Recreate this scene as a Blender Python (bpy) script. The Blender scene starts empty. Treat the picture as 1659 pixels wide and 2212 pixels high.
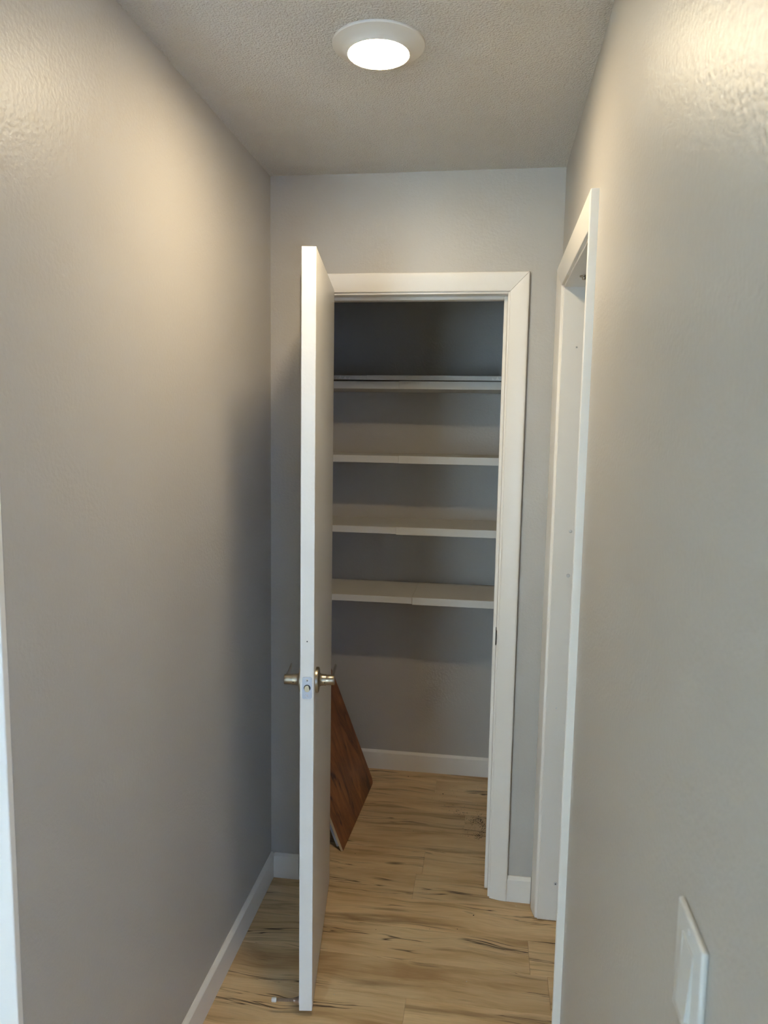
import bpy, bmesh, math, random
from mathutils import Vector, Matrix

random.seed(4)
SC = bpy.context.scene
COL = SC.collection

# ------------------------------------------------------------------ camera
YAW, PITCH, ROLL = 0.1408, -0.1157, 0.0165
CAM = Vector((0.7252, -2.4056, 1.5973))
W, H = 0.9242, 2.3823            # hall width, ceiling height


def cam_axes():
    cy, sy, cp, sp = math.cos(YAW), math.sin(YAW), math.cos(PITCH), math.sin(PITCH)
    f = Vector((-sy * cp, cy * cp, sp))
    r = Vector((cy, sy, 0))
    u = r.cross(f)
    c, s = math.cos(ROLL), math.sin(ROLL)
    return c * r + s * u, -s * r + c * u, f


R_, U_, F_ = cam_axes()
cd = bpy.data.cameras.new('camera')
cam = bpy.data.objects.new('camera', cd)
COL.objects.link(cam)
m = Matrix.Identity(4)
for i in range(3):
    m[i][0], m[i][1], m[i][2], m[i][3] = R_[i], U_[i], -F_[i], CAM[i]
cam.matrix_world = m
cd.sensor_fit = 'VERTICAL'
cd.sensor_height = 8.95
cd.lens = 6.4992
cd.clip_start = 0.02
cd.dof.use_dof = True
cd.dof.focus_distance = 2.1
cd.dof.aperture_fstop = 1.9
SC.camera = cam


def floor_hit(px, py, z=0.0):
    """photo pixel -> point on the horizontal plane z (things that lie on the floor)"""
    d = F_ + R_ * ((px - 829.5) / 1606.3) - U_ * ((py - 1106) / 1606.3)
    return CAM + d * ((z - CAM.z) / d.z)


# ------------------------------------------------------------------ world, daylight, exposure
world = bpy.data.worlds.new('world')
SC.world = world
world.use_nodes = True
bg = world.node_tree.nodes['Background']
bg.inputs[0].default_value = (0.55, 0.72, 1.0, 1)
bg.inputs[1].default_value = 1.0

WZ0, WZ1, WY = 0.15, 1.95, -5.2                 # unseen windows added in the rear wall to bring in daylight
ADDED_WINDOWS = ((-1.35, -0.2, 1460, (0.56, 0.80, 1.03)), (1.4, 3.0, 560, (0.38, 0.58, 1.0)))   # x0, x1, watts, colour
for wx0, wx1, watts, tint in ADDED_WINDOWS:
    al = bpy.data.lights.new('window_daylight', 'AREA')
    al.shape = 'RECTANGLE'
    al.size, al.size_y = wx1 - wx0 - 0.12, WZ1 - WZ0 - 0.12
    al.energy = watts
    al.color = tint
    alo = bpy.data.objects.new('window_daylight', al)
    COL.objects.link(alo)
    alo.location = ((wx0 + wx1) / 2, WY - 0.02, (WZ0 + WZ1) / 2)
    alo.rotation_euler = (math.radians(90), 0, math.radians(180))

vs = SC.view_settings
vs.view_transform = 'Standard'
vs.look = 'None'
vs.gamma = 1.0
vs.use_curve_mapping = False
vs.exposure = 0.60

LAMP_L = 146.0                    # radiance of the ceiling lamp's lens


# ------------------------------------------------------------------ materials
def lin(r, g, b):
    def f(c):
        c /= 255
        return c / 12.92 if c <= 0.04045 else ((c + 0.055) / 1.055) ** 2.4
    return (f(r), f(g), f(b), 1)


def mat(name):
    mm = bpy.data.materials.new(name)
    mm.use_nodes = True
    nt = mm.node_tree
    return mm, nt, nt.nodes['Principled BSDF']


def N(nt, t, **kw):
    n = nt.nodes.new(t)
    for k, v in kw.items():
        if k == 'op':
            n.operation = v
        else:
            n.inputs[k].default_value = v
    return n


def paint(name, col, rough, scale, dist, var=0.03, spec=0.5, strength=1.0, coord='Object', rvar=0.0):
    mm, nt, b = mat(name)
    tc = nt.nodes.new('ShaderNodeTexCoord')
    n1 = N(nt, 'ShaderNodeTexNoise', Scale=scale, Detail=3.0, Roughness=0.55)
    nt.links.new(tc.outputs[coord], n1.inputs['Vector'])
    bp = N(nt, 'ShaderNodeBump', Strength=strength, Distance=dist)
    nt.links.new(n1.outputs['Fac'], bp.inputs['Height'])
    nt.links.new(bp.outputs[0], b.inputs['Normal'])
    n2 = N(nt, 'ShaderNodeTexNoise', Scale=2.3, Detail=2.0)
    nt.links.new(tc.outputs[coord], n2.inputs['Vector'])
    mp = N(nt, 'ShaderNodeMapRange')
    mp.inputs['To Min'].default_value = 1 - var
    mp.inputs['To Max'].default_value = 1 + var
    nt.links.new(n2.outputs['Fac'], mp.inputs['Value'])
    mx = nt.nodes.new('ShaderNodeMix')
    mx.data_type = 'RGBA'
    mx.blend_type = 'MULTIPLY'
    mx.inputs[0].default_value = 1
    mx.inputs[6].default_value = col
    nt.links.new(mp.outputs[0], mx.inputs[7])
    nt.links.new(mx.outputs[2], b.inputs['Base Color'])
    b.inputs['Roughness'].default_value = rough
    b.inputs['Specular IOR Level'].default_value = spec
    return mm


M_WALL = paint('wall_paint', lin(189, 183, 174), 0.42, 120, 0.0009)
M_CEIL = paint('ceiling_paint', lin(230, 226, 218), 0.45, 210, 0.010, strength=1.0)
M_TRIM = paint('trim_paint', lin(243, 238, 229), 0.34, 60, 0.0004, 0.015)
M_DOOR = paint('door_paint', lin(232, 228, 220), 0.36, 90, 0.0005, 0.02)
M_SHELF = paint('shelf_white', lin(222, 218, 210), 0.45, 120, 0.0003, 0.02)
M_PANEL = paint('panel_white', lin(205, 208, 212), 0.4, 120, 0.0003, 0.02)
M_RING = paint('lamp_ring_white', lin(224, 219, 210), 0.4, 200, 0.0001, 0.01)
M_PLAST = paint('white_plastic', lin(216, 216, 212), 0.3, 200, 0.0001, 0.01)
M_DARK = paint('dark_gap', lin(26, 22, 19), 0.7, 200, 0.0003, 0.2)
M_DEBRIS = paint('dark_grit', lin(30, 26, 23), 0.8, 300, 0.0004, 0.3)
M_FLECK = paint('pale_fleck', lin(205, 196, 178), 0.7, 300, 0.0004, 0.1)


def metal(name, col, rough):
    mm, nt, b = mat(name)
    tc = nt.nodes.new('ShaderNodeTexCoord')
    n1 = N(nt, 'ShaderNodeTexNoise', Scale=900, Detail=2.0)
    nt.links.new(tc.outputs['Object'], n1.inputs['Vector'])
    mp = N(nt, 'ShaderNodeMapRange')
    mp.inputs['To Min'].default_value = rough - 0.05
    mp.inputs['To Max'].default_value = rough + 0.07
    nt.links.new(n1.outputs['Fac'], mp.inputs['Value'])
    nt.links.new(mp.outputs[0], b.inputs['Roughness'])
    b.inputs['Base Color'].default_value = col
    b.inputs['Metallic'].default_value = 1
    return mm


M_NICKEL = metal('satin_nickel', lin(168, 158, 140), 0.3)
M_PLATE = metal('latch_steel', lin(176, 180, 188), 0.42)
M_SCREW = metal('screw_steel', lin(225, 228, 230), 0.3)
M_SPRING = metal('spring_bronze', lin(176, 160, 146), 0.3)
M_BLACK = metal('blackened_steel', lin(40, 37, 35), 0.5)


def wood_floor():
    mm, nt, b = mat('plank_vinyl')
    L = nt.links.new
    tc = nt.nodes.new('ShaderNodeTexCoord')
    oi = nt.nodes.new('ShaderNodeObjectInfo')
    add = nt.nodes.new('ShaderNodeVectorMath')
    add.operation = 'ADD'
    mul = nt.nodes.new('ShaderNodeVectorMath')
    mul.operation = 'MULTIPLY'
    cmb = nt.nodes.new('ShaderNodeCombineXYZ')
    L(oi.outputs['Random'], cmb.inputs[0])
    L(oi.outputs['Random'], cmb.inputs[1])
    L(oi.outputs['Random'], cmb.inputs[2])
    mul.inputs[1].default_value = (37.0, 91.0, 53.0)
    L(cmb.outputs[0], mul.inputs[0])
    L(tc.outputs['Object'], add.inputs[0])
    L(mul.outputs[0], add.inputs[1])
    # slow wander of the grain
    wm = nt.nodes.new('ShaderNodeMapping')
    wm.inputs['Scale'].default_value = (2.6, 5.0, 1)
    L(add.outputs[0], wm.inputs[0])
    wn = N(nt, 'ShaderNodeTexNoise', Scale=1.0, Detail=2.0)
    L(wm.outputs[0], wn.inputs['Vector'])
    ws = N(nt, 'ShaderNodeMath', op='SUBTRACT')
    L(wn.outputs['Fac'], ws.inputs[0])
    ws.inputs[1].default_value = 0.5
    wk = N(nt, 'ShaderNodeMath', op='MULTIPLY')
    L(ws.outputs[0], wk.inputs[0])
    wk.inputs[1].default_value = 0.085
    wc = nt.nodes.new('ShaderNodeCombineXYZ')
    L(wk.outputs[0], wc.inputs[1])
    add0 = add
    add = nt.nodes.new('ShaderNodeVectorMath')
    add.operation = 'ADD'
    L(add0.outputs[0], add.inputs[0])
    L(wc.outputs[0], add.inputs[1])

    def stretched(sx, sy, sc, detail, rough=0.55, dist=0.0):
        mp = nt.nodes.new('ShaderNodeMapping')
        mp.inputs['Scale'].default_value = (sx, sy, 1)
        L(add.outputs[0], mp.inputs[0])
        n = N(nt, 'ShaderNodeTexNoise', Scale=sc, Detail=detail, Roughness=rough, Distortion=dist)
        L(mp.outputs[0], n.inputs['Vector'])
        return n.outputs['Fac']

    def ramp(src, stops):
        r = nt.nodes.new('ShaderNodeValToRGB')
        e = r.color_ramp.elements
        e[0].position, e[0].color = stops[0]
        e[1].position, e[1].color = stops[-1]
        for p, c in stops[1:-1]:
            x = e.new(p)
            x.color = c
        L(src, r.inputs[0])
        return r.outputs[0]

    def mix(a, bb, fac, mode='MIX'):
        x = nt.nodes.new('ShaderNodeMix')
        x.data_type = 'RGBA'
        x.blend_type = mode
        if isinstance(fac, float):
            x.inputs[0].default_value = fac
        else:
            L(fac, x.inputs[0])
        for s, v in ((6, a), (7, bb)):
            if isinstance(v, tuple):
                x.inputs[s].default_value = v
            else:
                L(v, x.inputs[s])
        return x.outputs[2]

    g = (1, 1, 1, 1)
    k = (0, 0, 0, 1)
    base = ramp(stretched(1.0, 7.0, 2.2, 4.0, 0.6, 0.4),
                [(0.28, lin(190, 153, 106)), (0.45, lin(222, 188, 140)), (0.6, lin(234, 204, 158)), (0.75, lin(224, 190, 140))])
    # dark heart streaks
    st = ramp(stretched(0.7, 12.0, 2.0, 5.0, 0.60, 0.5), [(0.53, k), (0.72, (0.9, 0.9, 0.9, 1))])
    c = mix(base, lin(136, 104, 66), st)
    # fine grain
    fg = ramp(stretched(2.0, 60.0, 6.0, 3.0), [(0.3, (0.90, 0.89, 0.88, 1)), (0.7, (1.04, 1.04, 1.04, 1))])
    c = mix(c, fg, 1.0, 'MULTIPLY')
    # spalted hairlines: contour of a stretched noise, broken up by a mask
    nl = stretched(0.42, 8.0, 2.4, 4.0, 0.55, 0.5)
    sub = N(nt, 'ShaderNodeMath', op='SUBTRACT')
    L(nl, sub.inputs[0])
    sub.inputs[1].default_value = 0.53
    ab = N(nt, 'ShaderNodeMath', op='ABSOLUTE')
    L(sub.outputs[0], ab.inputs[0])
    line = ramp(ab.outputs[0], [(0.002, g), (0.013, k)])
    mask = ramp(stretched(1.2, 4.0, 2.4, 2.0), [(0.50, k), (0.58, g)])
    fm = N(nt, 'ShaderNodeMath', op='MULTIPLY')
    L(line, fm.inputs[0])
    L(mask, fm.inputs[1])
    c = mix(c, lin(72, 53, 35), fm.outputs[0])
    # knots
    mpv = nt.nodes.new('ShaderNodeMapping')
    mpv.inputs['Scale'].default_value = (1.6, 5.0, 1)
    L(add.outputs[0], mpv.inputs[0])
    vo = nt.nodes.new('ShaderNodeTexVoronoi')
    vo.inputs['Scale'].default_value = 1.4
    vo.inputs['Randomness'].default_value = 1.0
    L(mpv.outputs[0], vo.inputs['Vector'])
    kn = ramp(vo.outputs['Distance'], [(0.015, g), (0.10, k)])
    c = mix(c, lin(84, 60, 36), kn)
    # per plank tone
    mr = N(nt, 'ShaderNodeMapRange')
    mr.inputs['To Min'].default_value = 0.90
    mr.inputs['To Max'].default_value = 1.08
    L(oi.outputs['Random'], mr.inputs['Value'])
    c = mix(c, mr.outputs[0], 1.0, 'MULTIPLY')
    L(c, b.inputs['Base Color'])
    b.inputs['Roughness'].default_value = 0.45
    b.inputs['Specular IOR Level'].default_value = 0.35
    bp = N(nt, 'ShaderNodeBump', Strength=0.35, Distance=0.0006)
    L(stretched(2.0, 45.0, 8.0, 3.0), bp.inputs['Height'])
    L(bp.outputs[0], b.inputs['Normal'])
    return mm


M_FLOOR = wood_floor()


def plywood():
    mm, nt, b = mat('stained_plywood')
    L = nt.links.new
    tc = nt.nodes.new('ShaderNodeTexCoord')

    def noise(scale3, sc, det, dist=0.0):
        mp = nt.nodes.new('ShaderNodeMapping')
        mp.inputs['Scale'].default_value = scale3
        L(tc.outputs['Object'], mp.inputs[0])
        n = N(nt, 'ShaderNodeTexNoise', Scale=sc, Detail=det, Distortion=dist, Roughness=0.6)
        L(mp.outputs[0], n.inputs['Vector'])
        return n.outputs['Fac']

    r = nt.nodes.new('ShaderNodeValToRGB')
    e = r.color_ramp.elements
    e[0].position, e[0].color = 0.30, lin(84, 44, 22)
    e[1].position, e[1].color = 0.72, lin(186, 120, 68)
    x = e.new(0.5)
    x.color = lin(148, 86, 44)
    L(noise((1, 5, 1.6), 2.4, 6.0, 1.4), r.inputs[0])
    r2 = nt.nodes.new('ShaderNodeValToRGB')
    e = r2.color_ramp.elements
    e[0].position, e[0].color = 0.60, (0, 0, 0, 1)
    e[1].position, e[1].color = 0.70, (1, 1, 1, 1)
    L(noise((1, 9, 3), 2.2, 4.0, 0.8), r2.inputs[0])
    mx = nt.nodes.new('ShaderNodeMix')
    mx.data_type = 'RGBA'
    L(r2.outputs[0], mx.inputs[0])
    L(r.outputs[0], mx.inputs[6])
    mx.inputs[7].default_value = lin(70, 26, 12)
    L(mx.outputs[2], b.inputs['Base Color'])
    b.inputs['Roughness'].default_value = 0.42
    bp = N(nt, 'ShaderNodeBump', Strength=0.4, Distance=0.001)
    L(noise((1, 30, 4), 5, 3), bp.inputs['Height'])
    L(bp.outputs[0], b.inputs['Normal'])
    return mm


M_PLY = plywood()
M_PLYEDGE = paint('raw_ply_edge', lin(214, 190, 150), 0.7, 200, 0.0006, 0.1)

M_LENS = bpy.data.materials.new('lamp_lens')
M_LENS.use_nodes = True
_nt = M_LENS.node_tree
_nt.nodes.clear()
_em = _nt.nodes.new('ShaderNodeEmission')
_em.inputs[0].default_value = (1.0, 0.83, 0.56, 1)
_em.inputs[1].default_value = LAMP_L
_o = _nt.nodes.new('ShaderNodeOutputMaterial')
_nt.links.new(_em.outputs[0], _o.inputs[0])

M_GLASS, _nt, _b = mat('window_glass')
_b.inputs['Transmission Weight'].default_value = 1.0
_b.inputs['Roughness'].default_value = 0.0
_b.inputs['Base Color'].default_value = (0.95, 0.98, 1, 1)


# ------------------------------------------------------------------ helpers
def link(o, parent=None):
    COL.objects.link(o)
    if parent is not None:
        o.parent = parent
    return o


def obj(name, bm, material, parent=None, smooth=None):
    me = bpy.data.meshes.new(name)
    bmesh.ops.recalc_face_normals(bm, faces=bm.faces)
    bm.to_mesh(me)
    bm.free()
    for mm in (material if isinstance(material, (list, tuple)) else [material]):
        me.materials.append(mm)
    if smooth is not None:
        for p in me.polygons:
            p.use_smooth = True
        me.set_sharp_from_angle(angle=math.radians(smooth))
    return link(bpy.data.objects.new(name, me), parent)


def empty(name, loc=(0, 0, 0), rz=0.0, parent=None):
    o = bpy.data.objects.new(name, None)
    o.location = loc
    o.rotation_euler = (0, 0, rz)
    o.empty_display_size = 0.1
    return link(o, parent)


def tag(o, label, cat, group=None, kind=None):
    o['label'] = label
    o['category'] = cat
    if group:
        o['group'] = group
    if kind:
        o['kind'] = kind
    return o


def box(x0, x1, y0, y1, z0, z1, bev=0.0, bm=None, seg=2):
    b2 = bmesh.new()
    v = [b2.verts.new(p) for p in ((x0, y0, z0), (x1, y0, z0), (x1, y1, z0), (x0, y1, z0),
                                   (x0, y0, z1), (x1, y0, z1), (x1, y1, z1), (x0, y1, z1))]
    for f in ((0, 3, 2, 1), (4, 5, 6, 7), (0, 1, 5, 4), (1, 2, 6, 5), (2, 3, 7, 6), (3, 0, 4, 7)):
        b2.faces.new([v[i] for i in f])
    if bev:
        bmesh.ops.bevel(b2, geom=b2.edges[:], offset=bev, segments=seg, profile=0.5, affect='EDGES')
    if bm is None:
        return b2
    me = bpy.data.meshes.new('t')
    b2.to_mesh(me)
    b2.free()
    bm.from_mesh(me)
    bpy.data.meshes.remove(me)
    return bm


def prism(poly, mapf, d0, d1):
    """polygon (a,b) extruded from d0 to d1; mapf(a,b,d)->xyz"""
    bm = bmesh.new()
    A = [bm.verts.new(mapf(a, b, d0)) for a, b in poly]
    B = [bm.verts.new(mapf(a, b, d1)) for a, b in poly]
    bm.faces.new(A)
    bm.faces.new(B[::-1])
    n = len(poly)
    for i in range(n):
        bm.faces.new([A[i], B[i], B[(i + 1) % n], A[(i + 1) % n]])
    return bm


def lathe(prof, seg=32, axis='z', origin=(0, 0, 0), bm=None):
    """prof: list of (r, h) turned about an axis"""
    bm = bm or bmesh.new()
    rings = []

    def P(r, h, a):
        c, s = r * math.cos(a), r * math.sin(a)
        p = {'z': (c, s, h), 'x': (h, c, s), 'y': (c, h, s)}[axis]
        return tuple(p[i] + origin[i] for i in range(3))
    for r, h in prof:
        if r < 1e-7:
            rings.append([bm.verts.new(P(0, h, 0))])
        else:
            rings.append([bm.verts.new(P(r, h, 2 * math.pi * i / seg)) for i in range(seg)])
    for a, b in zip(rings[:-1], rings[1:]):
        if len(a) == 1 and len(b) == 1:
            continue
        for i in range(seg):
            j = (i + 1) % seg
            if len(a) == 1:
                bm.faces.new([a[0], b[i], b[j]])
            elif len(b) == 1:
                bm.faces.new([a[i], a[j], b[0]])
            else:
                bm.faces.new([a[i], a[j], b[j], b[i]])
    return bm


def struct(name, bm, material, label, cat, smooth=None):
    return tag(obj(name, bm, material, None, smooth), label, cat, kind='structure')


# ------------------------------------------------------------------ structure
T = 0.115                                   # wall thickness
YB = 0.895                                  # closet rear wall
XC = 1.70                                   # unseen closet side wall, set far out so less light bounces back
XR = 1.95                                   # side room far wall
RY, RX, RX2 = -5.2, -3.0, 3.2               # rear room limits
YR = -1.95                                  # where the switch wall ends
YE = -1.387                                 # where the hall's long wall ends
# closet doorway (in the plane y=0)
OX0, OX1, OZ = 0.170, 0.763, 2.011          # inner faces of jambs
JT = 0.018
# side doorway (in the plane x=W)
SY0, SY1, SZ = -0.742, -0.092, 2.013

# back wall with closet opening
a0, a1, az = OX0 - JT, OX1 + JT, OZ + JT
poly = [(-T, 0), (a0, 0), (a0, az), (a1, az), (a1, 0), (XR, 0), (XR, H), (-T, H)]
struct('wall_back', prism(poly, lambda a, b, d: (a, d, b), 0.0, T), M_WALL,
       'greige painted end wall around the closet doorway', 'wall')
# right wall with side opening
b0, b1, bz = SY0 - JT, SY1 + JT, SZ + JT
poly = [(YR, 0), (b0, 0), (b0, bz), (b1, bz), (b1, 0), (0, 0), (0, H), (YR, H)]
struct('wall_right', prism(poly, lambda a, b, d: (d, a, b), W, W + T), M_WALL,
       'greige painted wall that carries the light switch and the cased doorway', 'wall')
struct('wall_left', box(-T, 0, YE, 0, 0, H), M_WALL,
       'long greige painted wall beside the open door', 'wall')
struct('wall_front', box(RX, -T, YE, YE + T, 0, H), M_WALL,
       'greige wall turning away from the end of the hall', 'wall')
struct('wall_closet_left', box(-T, 0.0, T, YB, 0, H), M_WALL, 'greige side wall inside the closet behind the door', 'wall')
struct('wall_closet_right', box(XC, XC + T, T, YB, 0, H), M_WALL, 'greige side wall inside the closet by the strike jamb', 'wall')
struct('wall_closet_back', box(-T, XC + T, YB, YB + T, 0, H), M_WALL, 'greige rear wall of the closet behind the shelves', 'wall')
struct('wall_side_far', box(XR, XR + T, -1.5, T, 0, H), M_WALL, 'greige wall of the room through the side doorway', 'wall')
struct('wall_side_front', box(W + T, XR, -1.5, -1.5 + T, 0, H), M_WALL, 'greige near wall of the room through the side doorway', 'wall')
struct('wall_rear_left', box(RX - T, RX, RY, YE + T, 0, H), M_WALL, 'greige side wall of the room behind the hall', 'wall')
struct('wall_rear_right', box(RX2, RX2 + T, RY, YR + T, 0, H), M_WALL, 'greige side wall of the room behind the hall, past the switch wall', 'wall')
struct('wall_front_right', box(W + T, RX2, YR, YR + T, 0, H), M_WALL, 'greige wall turning away at the end of the switch wall', 'wall')
xs = [RX] + [x for w_ in ADDED_WINDOWS for x in w_[:2]] + [RX2]
poly_bm = box(xs[0], xs[1], RY - T, RY, 0, H)
box(xs[2], xs[3], RY - T, RY, 0, H, bm=poly_bm)
box(xs[4], xs[5], RY - T, RY, 0, H, bm=poly_bm)
for a, b in ((xs[1], xs[2]), (xs[3], xs[4])):
    box(a, b, RY - T, RY, 0, WZ0, bm=poly_bm)
    box(a, b, RY - T, RY, WZ1, H, bm=poly_bm)
struct('wall_rear', poly_bm, M_WALL, 'greige wall with two windows in the room behind the hall', 'wall')
struct('ceiling', box(RX - T, RX2 + T, RY - T, YB + T, H, H + 0.1), M_CEIL,
       'textured off-white ceiling with the round lamp', 'ceiling')

# windows added to the unseen rear room as daylight sources
fw = 0.06
for n_, (WX0, WX1, _w, _c) in enumerate(ADDED_WINDOWS):
    win = tag(empty('window_%d' % (n_ + 1), ((WX0 + WX1) / 2, RY, WZ0)),
              ('wide white framed window in the room behind the hall', 'narrower white framed window in the room behind the hall')[n_], 'window', kind='structure')
    parts = [obj('window_frame', box(x0, x1, RY - 0.09, RY - 0.03, z0, z1, 0.003), M_TRIM)
             for (x0, x1, z0, z1) in ((WX0, WX1, WZ0, WZ0 + fw), (WX0, WX1, WZ1 - fw, WZ1),
                                      (WX0, WX0 + fw, WZ0 + fw, WZ1 - fw), (WX1 - fw, WX1, WZ0 + fw, WZ1 - fw))]
    parts.append(obj('pane', box(WX0 + fw, WX1 - fw, RY - 0.07, RY - 0.064, WZ0 + fw, WZ1 - fw), M_GLASS))
    for o in parts:
        o.parent = win
        o.matrix_parent_inverse = win.matrix_basis.inverted()

# floor: slab plus planks running across the hall
PW, PT = 0.147, 0.006
fl_bm = box(RX, XR, -2.404, YB, -0.05, -PT)
box(RX, RX2, RY, -2.404, -0.05, 0.0, bm=fl_bm)
box(XR, RX2, -2.404, YR, -0.05, 0.0, bm=fl_bm)
floor = struct('floor', fl_bm, M_FLOOR, 'wood-look plank floor with dark grain streaks', 'floor')
mesh_cache = {}


def plank(x0, x1, y0):
    L = round(x1 - x0, 3)
    if L not in mesh_cache:
        bm = bmesh.new()
        g, bv = 0.00025, 0.0009
        lo = [(g, g), (L - g, g), (L - g, PW - g), (g, PW - g)]
        hi = [(g + bv, g + bv), (L - g - bv, g + bv), (L - g - bv, PW - g - bv), (g + bv, PW - g - bv)]
        A = [bm.verts.new((x, y, -PT)) for x, y in lo]
        B = [bm.verts.new((x, y, -0.0006)) for x, y in lo]
        C = [bm.verts.new((x, y, 0)) for x, y in hi]
        bm.faces.new(A)
        for P, Q in ((A, B), (B, C)):
            for i in range(4):
                bm.faces.new([P[i], P[(i + 1) % 4], Q[(i + 1) % 4], Q[i]])
        bm.faces.new(C)
        bmesh.ops.recalc_face_normals(bm, faces=bm.faces)
        me = bpy.data.meshes.new('plank')
        bm.to_mesh(me)
        bm.free()
        me.materials.append(M_FLOOR)
        mesh_cache[L] = me
    o = bpy.data.objects.new('plank', mesh_cache[L])
    o.location = (x0, y0, 0)
    link(o, floor)


known = {0.095: 0.527, -0.493: 0.941, -0.640: 0.543}
k0 = -0.493
row = 0
for r in range(-13, 10):
    y0 = round(k0 + r * PW, 3)
    if y0 > YB:
        break
    xa, xb = (-1.4 if y0 < YE else -0.02), (XR if y0 < 0 else XC + 0.02)
    joint = known.get(y0, 0.31 + 0.47 * r + 0.13 * math.sin(r * 7.3))
    LP = 1.22
    j = joint - LP * math.ceil((joint - xa) / LP)
    while j < xb:
        s, e = max(j, xa), min(j + LP, xb)
        if e - s > 0.01:
            plank(round(s, 2), round(e, 2), y0)
        j += LP

# ------------------------------------------------------------------ casings and jambs
CW = 0.058
PROF = [(0, 0), (0, 0.0062), (0.0015, 0.0078), (0.006, 0.0090), (0.014, 0.0112), (0.024, 0.0136), (0.034, 0.0156),
        (0.044, 0.0170), (0.052, 0.0177), (0.0555, 0.0176), (0.0575, 0.0166), (CW, 0.0150), (CW, 0)]


def sweep(pA, pB, mapf):
    """two mapped end profiles -> prism"""
    bm = bmesh.new()
    A = [bm.verts.new(mapf(*p)) for p in pA]
    B = [bm.verts.new(mapf(*p)) for p in pB]
    bm.faces.new(A)
    bm.faces.new(B[::-1])
    n = len(A)
    for i in range(n):
        bm.faces.new([A[i], B[i], B[(i + 1) % n], A[(i + 1) % n]])
    return bm


def casing(u0, u1, vh, mapf, parent, z0=0.003):
    """three mitred clamshell pieces round an opening u0..u1 (inner edges), head inner edge vh"""
    obj('casing_leg', sweep([(u0 - p, z0, t) for p, t in PROF], [(u0 - p, vh + p, t) for p, t in PROF], mapf), M_TRIM, parent, 50)
    obj('casing_leg', sweep([(u1 + p, z0, t) for p, t in PROF], [(u1 + p, vh + p, t) for p, t in PROF], mapf), M_TRIM, parent, 50)
    g = 0.0006
    obj('casing_head', sweep([(u0 - p + g, vh + p + g, t) for p, t in PROF], [(u1 + p - g, vh + p + g, t) for p, t in PROF], mapf), M_TRIM, parent, 50)


# closet door frame
fr = tag(empty('trim_1'), 'white painted frame round the closet doorway with mitred casing', 'door frame', kind='structure')
REV = 0.006
casing(OX0 - REV, OX1 + REV, OZ + REV, lambda u, v, t: (u, -t, v), fr)
obj('jamb', box(OX0 - JT, OX0, 0.0, T, 0.003, OZ + JT, 0.0015), M_TRIM, fr)
jr = obj('jamb', box(OX1, OX1 + JT, 0.0, T, 0.003, OZ + JT, 0.0015), M_TRIM, fr)
obj('head_jamb', box(OX0, OX1, 0.0, T, OZ, OZ + JT, 0.0015), M_TRIM, fr)
obj('stop', box(OX0, OX0 + 0.011, 0.040, 0.075, 0.006, OZ, 0.002), M_TRIM, fr)
obj('stop', box(OX1 - 0.011, OX1, 0.040, 0.075, 0.006, OZ, 0.002), M_TRIM, fr)
obj('stop', box(OX0 + 0.011, OX1 - 0.011, 0.040, 0.075, OZ - 0.011, OZ, 0.002), M_TRIM, fr)
# strike plate with a curved lip on the right jamb
bm = prism([(0.028, 0.885), (0.028, 0.940), (0.004, 0.940), (0.0, 0.936), (-0.006, 0.926), (-0.0085, 0.912), (-0.006, 0.899), (0.0, 0.889), (0.004, 0.885)],
           lambda a, b, d: (d, a, b), OX1 - 0.0022, OX1 + 0.001)
st = obj('strike_plate', bm, M_BLACK, jr)

# side doorway frame
fr2 = tag(empty('trim_2'), 'white painted frame of the side doorway beside the light switch wall', 'door frame', kind='structure')
casing(SY0 - REV + 0.0, SY1 + REV, SZ + REV, lambda u, v, t: (W - t, u, v), fr2)
obj('jamb', box(W, W + T, SY0 - JT, SY0, 0.003, SZ + JT, 0.0015), M_TRIM, fr2)
jf = obj('jamb', box(W, W + T, SY1, SY1 + JT, 0.003, SZ + JT, 0.0015), M_TRIM, fr2)
hj = obj('head_jamb', box(W, W + T, SY0, SY1, SZ, SZ + JT, 0.0015), M_TRIM, fr2)
for (x, z, r, dk) in ((0.968, 1.838, 0.0035, True), (0.975, 1.285, 0.005, False), (0.974, 1.147, 0.006, False),
                      (0.956, 0.722, 0.003, False), (0.978, 0.132, 0.006, True)):
    c = obj('screw_cap', lathe([(0, -0.0018), (r * 0.7, -0.0018), (r, -0.0008), (r, 0.001)], 14, 'y', (x, SY1, z)), M_PLAST, jf, 40)
    if dk:
        c2 = obj('screw_cap', lathe([(0, -0.0022), (r * 0.35, -0.0022), (r * 0.35, 0.0)], 10, 'y', (x, SY1, z)), M_DARK, jf)
h = floor_hit(1262, 596, SZ)
obj('pivot_bracket', lathe([(0, -0.010), (0.005, -0.010), (0.006, -0.004), (0.012, -0.003), (0.012, 0.001)], 16, 'z', (h.x, h.y, SZ)), M_NICKEL, hj, 40)

# white corner board on the end of the hall's long wall
struct('trim_3', box(-0.09, 0.0, YE - 0.014, YE, 0.0, H, 0.002), M_TRIM, 'white corner board capping the end of the long wall', 'trim')


# ------------------------------------------------------------------ baseboards
def base(name, label, path_len, mapf, h=0.089, t=0.0125):
    prof = [(0, 0), (t, 0), (t, h - 0.010), (t - 0.0015, h - 0.0075), (0.004, h - 0.0005), (0.003, h), (0, h)]
    bm = sweep([(0.0, a, b) for a, b in prof], [(path_len, a, b) for a, b in prof], mapf)
    return struct(name, bm, M_TRIM, label, 'baseboard')


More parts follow.
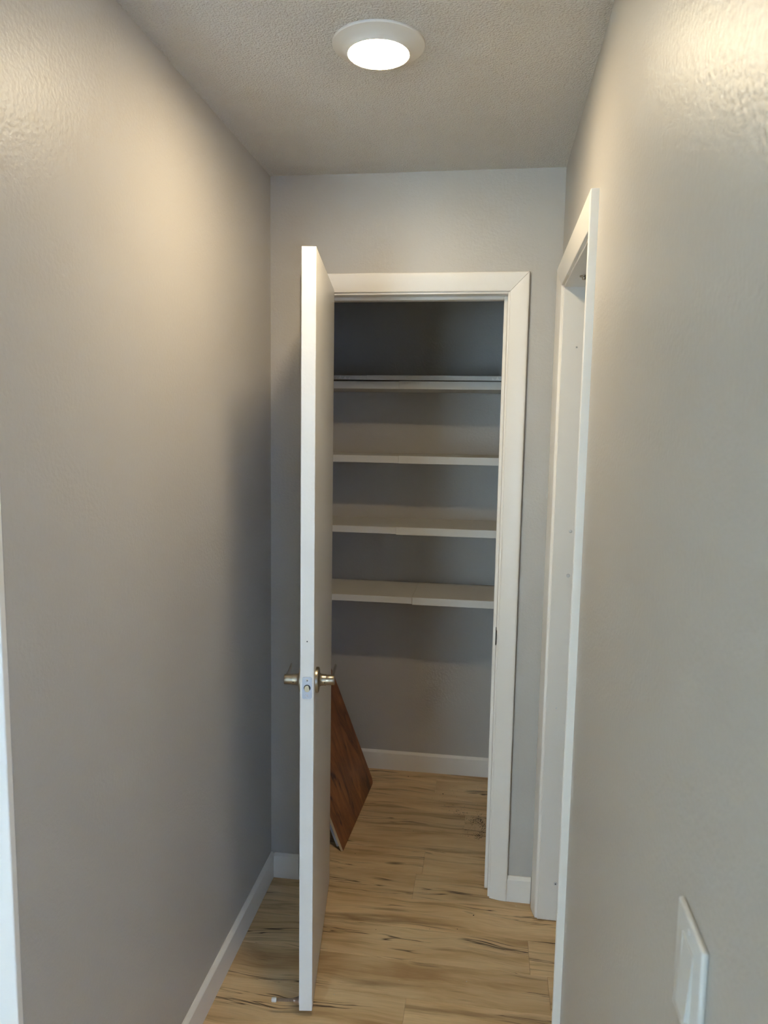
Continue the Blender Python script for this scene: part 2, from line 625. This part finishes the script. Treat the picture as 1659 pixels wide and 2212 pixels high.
base('baseboard_left', 'white baseboard along the long wall', -YE, lambda s, a, b: (a, YE + s, b))
base('baseboard_back_left', 'short white baseboard piece between long wall and closet casing',
     OX0 - REV - CW - 0.003 - 0.0125, lambda s, a, b: (0.0125 + s, -a, b))
base('baseboard_back_right', 'short white baseboard piece between the two door casings',
     W - 0.018 - (OX1 + REV + CW), lambda s, a, b: (OX1 + REV + CW + s, -a, b))
base('baseboard_closet', 'white baseboard along the closet rear wall under the shelves', XC, lambda s, a, b: (s, YB - a, b))
base('baseboard_right', 'white baseboard under the light switch', abs(YR) - 0.81, lambda s, a, b: (W - a, YR + s, b))

# ------------------------------------------------------------------ the open door
DW, DT, DB, DH = 0.588, 0.0358, 0.018, 2.022
door = tag(empty('door_1', (0.2599, -0.6079, 0.0), 0.135), 'plain white flush door standing open in front of the closet', 'door', kind='structure')
leaf = obj('door_leaf', box(0, DT, 0, DW, DB, DH, 0.0016), M_DOOR, door)
for i, z in enumerate((0.25, 1.05, 1.82)):
    hb = lathe([(0, z - 0.045), (0.006, z - 0.045), (0.006, z + 0.045), (0, z + 0.045)], 14, 'z', (-0.004, DW + 0.003, 0))
    obj('hinge', hb, M_NICKEL, door, 40)
LZ = 0.926
LY = 0.060


def lever(side):
    s = 1 if side > 0 else -1
    x0 = DT if side > 0 else 0.0
    X = lambda h: x0 + s * h
    ro = obj('lever_handle', lathe([(0, X(-0.0)), (0.0335, X(0)), (0.0335, X(0.0055)), (0.0325, X(0.0072)), (0.030, X(0.0082)),
                                    (0.0215, X(0.0090)), (0.0175, X(0.0105)), (0.0155, X(0.0135)), (0.0148, X(0.019)), (0.0146, X(0.0265)), (0, X(0.0265))],
                                   40, 'x', (0, LY, LZ)), M_NICKEL, door, 35)
    obj('barrel', lathe([(0, X(0.0262)), (0.0132, X(0.0262)), (0.0135, X(0.0268)), (0.0135, X(0.0470)), (0.0125, X(0.0485)), (0, X(0.0490))],
                        32, 'x', (0, LY, LZ)), M_NICKEL, ro, 35)
    obj('set_screw_hole', lathe([(0, 0), (0.0016, 0), (0.0016, 0.001), (0, 0.001)], 10, 'y', (X(0.0235), LY - 0.0152, LZ - 0.003)), M_DARK, ro)
    # curved flat lever running back towards the hinge side
    bm = bmesh.new()
    n = 12
    prev = None
    for i in range(n + 1):
        t = i / n
        yy = LY + 0.002 + 0.104 * t
        xx = X(0.0440 - 0.0015 * math.sin(math.pi * t))
        hw = 0.0122 * (1 - t) + 0.0085 * t if t < 0.9 else 0.0086 - 0.03 * (t - 0.9)
        hw = max(hw, 0.004)
        th = 0.0040 * (1 - t) + 0.0027 * t
        zc = LZ + 0.004 * t
        ring = [bm.verts.new((xx + th * math.cos(a), yy, zc + hw * math.sin(a))) for a in [2 * math.pi * q / 14 for q in range(14)]]
        if prev:
            for q in range(14):
                bm.faces.new([prev[q], prev[(q + 1) % 14], ring[(q + 1) % 14], ring[q]])
        else:
            bm.faces.new(ring)
        prev = ring
    bm.faces.new(prev)
    obj('lever', bm, M_NICKEL, ro, 50)


lever(1)
lever(-1)
# latch faceplate on the leaf edge
bm = bmesh.new()
cx, cz = DT / 2 + 0.0004, LZ - 0.0015
w2, h2, rr = 0.0125, 0.0290, 0.005
out = []
for (sx, sz, a0_) in ((1, 1, 0), (-1, 1, 90), (-1, -1, 180), (1, -1, 270)):
    for q in range(5):
        a = math.radians(a0_ + q * 22.5)
        out.append((cx + sx * (w2 - rr) + rr * math.cos(a), cz + sz * (h2 - rr) + rr * math.sin(a)))
fp = obj('latch_plate', prism(out, lambda a, b, d: (a, d, b), -0.0012, 0.002), M_PLATE, door)
bm = lathe([(0, -0.0015), (0.0088, -0.0015), (0.0090, -0.0005), (0.0090, 0.001)], 28, 'y', (cx + 0.0003, 0, cz))
obj('latch_bore', bm, M_DARK, fp, 30)
# latch bolt: half round tongue with a slanted face
bo = [(cx + 0.0003 + 0.0074 * math.cos(a), cz - 0.0016 + 0.0084 * math.sin(a)) for a in [math.radians(60 + q * 20) for q in range(13)]]
bo += [(cx + 0.0068, cz - 0.0045)]
obj('latch_bolt', prism(bo, lambda a, b, d: (a, d - 0.14 * (a - cx), b), -0.0032, 0.0), M_NICKEL, fp, 30)
for dz in (0.0205, -0.0205):
    s = obj('screw', lathe([(0, -0.0020), (0.0030, -0.0019), (0.0037, -0.0012), (0.0037, 0)], 18, 'y', (cx, 0, cz + dz)), M_SCREW, fp, 40)
    bm = box(cx - 0.0020, cx + 0.0020, -0.0023, -0.0015, cz + dz - 0.0004, cz + dz + 0.0004)
    box(cx - 0.0004, cx + 0.0004, -0.0023, -0.0015, cz + dz - 0.0020, cz + dz + 0.0020, bm=bm)
    obj('screw_slot', bm, M_DARK, fp)
obj('pin_hole', lathe([(0, -0.0006), (0.0017, -0.0006), (0.0017, 0.001)], 12, 'y', (DT / 2, 0, 1.047)), M_DARK, door)

# spring door stop near the bottom of the hall-side face
sy_, sz_ = 0.014, 0.038
ds = obj('door_stop', lathe([(0.0, 0.001), (0.0115, 0.001), (0.0115, -0.002), (0.009, -0.005), (0.0066, -0.010), (0.0058, -0.016), (0, -0.016)], 24, 'x', (0, sy_, sz_)), M_SPRING, door, 40)
bm = bmesh.new()
turns, R0, rw = 22, 0.0034, 0.00105
prev = None
steps = turns * 12
for i in range(steps + 1):
    t = i / steps
    a = 2 * math.pi * turns * t
    xx = -0.014 - 0.053 * t
    c = Vector((xx, sy_ + R0 * math.cos(a), sz_ + R0 * math.sin(a)))
    e1 = Vector((0, math.cos(a), math.sin(a)))
    e2 = Vector((1, 0, 0))
    ring = [bm.verts.new(c + rw * (math.cos(q * math.pi / 2.5) * e1 + math.sin(q * math.pi / 2.5) * e2)) for q in range(5)]
    if prev:
        for q in range(5):
            bm.faces.new([prev[q], prev[(q + 1) % 5], ring[(q + 1) % 5], ring[q]])
    prev = ring
obj('spring', bm, M_SPRING, ds, 80)
obj('rubber_tip', lathe([(0, -0.063), (0.0058, -0.063), (0.0066, -0.066), (0.0062, -0.0745), (0.0052, -0.076), (0, -0.076)], 20, 'x', (0, sy_, sz_)), M_PLAST, ds, 40)

# ------------------------------------------------------------------ ceiling lamp
LC = (0.468, -0.783)
lamp = tag(empty('ceiling_light', (LC[0], LC[1], H)), 'round white surface-mounted ceiling lamp with a lit lens', 'ceiling light')
obj('trim_ring', lathe([(0.0965, 0.0), (0.0965, -0.003), (0.0955, -0.0045), (0.088, -0.0065), (0.076, -0.0115), (0.0690, -0.0165), (0.0655, -0.0205), (0.0640, -0.0215), (0.0632, -0.0205), (0.0632, -0.012), (0.0, -0.012)], 72), M_RING, lamp, 30)
obj('lens', lathe([(0.0630, -0.0195), (0.0615, -0.0218), (0.054, -0.0238), (0.040, -0.0252), (0.020, -0.0260), (0, -0.0262)], 64), M_LENS, lamp, 60)

# ------------------------------------------------------------------ light switch
sw = tag(empty('light_switch', (W, -1.744, 1.099)), 'white rocker light switch on the greige wall', 'light switch')
bm = box(-0.0065, 0.0, -0.041, 0.041, -0.055, 0.055, 0.0028, seg=3)
obj('wall_plate', bm, M_PLAST, sw, 40)
bm = bmesh.new()
for y0, y1, z0, z1 in ((-0.0182, -0.0164, -0.0342, 0.0342), (0.0164, 0.0182, -0.0342, 0.0342), (-0.0164, 0.0164, -0.0342, -0.0324), (-0.0164, 0.0164, 0.0324, 0.0342)):
    box(-0.0075, -0.006, y0, y1, z0, z1, 0.0004, bm=bm)
obj('bezel', bm, M_PLAST, sw)
bm = prism([(-0.032, -0.0105), (0.0, -0.0080), (0.032, -0.0068), (0.032, -0.005), (-0.032, -0.005)], lambda a, b, d: (b, d, a), -0.0155, 0.0155)
obj('rocker', bm, M_PLAST, sw)
for dz in (0.0455, -0.0455):
    obj('screw', lathe([(0, -0.0076), (0.0022, -0.0074), (0.0028, -0.0066), (0.0028, -0.006)], 14, 'x', (0, 0, dz)), M_PLAST, sw, 40)

# ------------------------------------------------------------------ closet shelves
YF = 0.583


def shelf(name, label, ztop, seam, th_l, th_r, yb=YB, proud=0.004, yf=YF, xl=0.0, xr=XC):
    root = tag(empty(name, (0, yf, ztop - th_r)), label, 'shelf', 'shelves in the closet')
    zz = th_r
    obj('shelf_panel', box(xl + 0.001, seam - 0.0008, proud, yb - yf - 0.001, zz - 0.0015 - th_l, zz - 0.0015, 0.0008), M_SHELF, root)
    obj('shelf_panel', box(seam, xr - 0.001, 0.0, yb - yf - 0.001, 0, zz, 0.0012), M_SHELF, root)
    return root


shelf('closet_shelf', 'lowest white two-piece closet shelf, above the empty floor space', 0.896, 0.424, 0.0265, 0.0310)
shelf('closet_shelf', 'second white two-piece closet shelf up from the closet floor', 1.186, 0.352, 0.0275, 0.0315)
shelf('closet_shelf', 'third white two-piece closet shelf up from the closet floor', 1.477, 0.357, 0.0285, 0.0310)
shelf('closet_shelf', 'uppermost thick white two-piece closet shelf, under a thinner board', 1.775, 0.354, 0.0295, 0.0315)
tb = shelf('shelf_board', 'thin two-piece white board lying over the uppermost closet shelf', 1.797, 0.223, 0.0165, 0.0185, proud=0.002, yf=YF - 0.006)
for (x0, n, d) in ((0.095, 3, 1), (0.742, 2, -1)):
    # peeling scalloped paint lip on the front edge
    pts = [(x0, 0.002)]
    for i in range(n):
        for q in range(1, 7):
            t = q / 6
            pts.append((x0 + (i + t) * 0.020 * 1, 0.003 + 0.013 * (1 - math.sin(math.pi * t)) * (1 - 0.22 * i)))
    pts.append((x0 + n * 0.020, 0.002))
    if d < 0:
        pts = [(2 * x0 - a + 0.02, b) for a, b in pts]
    obj('peeling_paint', prism(pts, lambda a, b, dd: (a, dd, b), -0.0016, 0.0035), M_TRIM, tb)

# ------------------------------------------------------------------ boards leaning in the closet
LEAN = math.radians(21.4)
pn, pf = Vector((0.224, 0.184, 0)), Vector((0.251, 0.746, 0))


def leaning(name, label, base_n, base_f, length, thick, mats, cut=0.02):
    along = (base_f - base_n)
    Lg = along.length
    along.normalize()
    side = Vector((-along.y, along.x, 0))               # towards the closet's side wall
    up = side * math.sin(LEAN) + Vector((0, 0, 1)) * math.cos(LEAN)
    nrm = up.cross(along) * -1                          # back face direction
    if nrm.x > 0:
        nrm = -nrm
    mtx = Matrix.Identity(4)
    for i in range(3):
        mtx[i][0], mtx[i][1], mtx[i][2], mtx[i][3] = -nrm[i], along[i], up[i], base_n[i]
    poly = [(0, 0), (Lg - cut, 0), (Lg - cut * 0.4, cut * 0.3), (Lg, cut), (Lg, length), (0, length)]
    bm = prism(poly, lambda a, b, d: (d, a, b), 0.0, -thick)
    bm.normal_update()
    for f in bm.faces:
        f.material_index = 0 if abs(f.normal.x) > 0.9 else 1
    o = obj(name, bm, mats)
    o.matrix_world = mtx
    return o, nrm, up


ply, nrm, up = leaning('plywood_board', 'reddish brown stained plywood board leaning against the closet side wall', pn, pf, 0.655, 0.009, [M_PLY, M_PLYEDGE])
tag(ply, 'reddish brown stained plywood board leaning inside the closet', 'board')
off = nrm * 0.0095
pn2 = pn + off + Vector((0, 0.02, 0)) + up * 0.016
pn2 = pn2 + Vector((0, 0, 0))
pf2 = pf + off + Vector((0, -0.02, 0)) + up * 0.016
wp, _, _ = leaning('white_panel', 'x', pn2, pf2, 0.60, 0.016, [M_PANEL, M_PANEL])
tag(wp, 'white panel board tucked behind the stained plywood in the closet', 'board')
ply.location.z += 0.009 * math.sin(LEAN)

# ------------------------------------------------------------------ grit swept on the closet floor
bm = bmesh.new()


def grain(px, py, r, mi, zs=0.7):
    p = floor_hit(px, py)
    if p.x > 0.90 or p.y > YB - 0.02:
        return
    vs_ = []
    a0_ = random.random() * 6
    for q in range(5):
        a = a0_ + q * 1.2566
        rr_ = r * random.uniform(0.6, 1.2)
        vs_.append(bm.verts.new((p.x + rr_ * math.cos(a), p.y + rr_ * math.sin(a), 0.0)))
    top = bm.verts.new((p.x + random.uniform(-.3, .3) * r, p.y + random.uniform(-.3, .3) * r, r * zs * random.uniform(.6, 1.1)))
    for q in range(5):
        f = bm.faces.new([vs_[q], vs_[(q + 1) % 5], top])
        f.material_index = mi


G = random.gauss
for _ in range(330):                      # hook shaped heap
    t = random.random()
    a = math.radians(-105 + 250 * t)
    rx, ry = 15, 20
    grain(1030 + rx * math.cos(a) + G(0, 3.0), 1788 - ry * math.sin(a) * 0.9 + G(0, 3.5), random.uniform(0.0008, 0.0022), 0)
for _ in range(90):
    grain(1032 + G(0, 7), 1771 + G(0, 6), random.uniform(0.0008, 0.002), 0)
for _ in range(110):
    grain(1022 + G(0, 14), 1797 + G(0, 7), random.uniform(0.0006, 0.0014), 0)
for _ in range(80):                       # tail swept towards the rear
    t = random.random()
    grain(965 + 55 * t + G(0, 6), 1742 + 26 * t + G(0, 5), random.uniform(0.0006, 0.0018), 0)
for _ in range(70):
    grain(random.uniform(930, 1050), random.uniform(1685, 1760), random.uniform(0.0006, 0.0014), 0)
for px, py, r in ((882, 1677, .004), (957, 1715, .0042), (926, 1670, .002), (986, 1752, .003), (893, 1795, .002), (767, 1844, .002), (1023, 1977, .003),
                  (988, 2007, .002), (812, 2008, .0016), (928, 2007, .0016)):
    grain(px, py, r, 0, 0.5)
for px, py, r in ((906, 1674, .004), (820, 1768, .002), (795, 1818, .0015), (722, 2148, .0018), (580, 2177, .0018), (1008, 2120, .0022),
                  (862, 2118, .0018), (1139, 2154, .0016), (592, 1944, .0018), (923, 1931, .0016), (1115, 1957, .0022), (630, 2133, .0014), (1036, 1933, .002)):
    grain(px, py, r, 1, 0.5)
gr = obj('floor_grit', bm, [M_DEBRIS, M_FLECK])
tag(gr, 'dark grit and pale specks scattered on the plank floor', 'debris', kind='stuff')
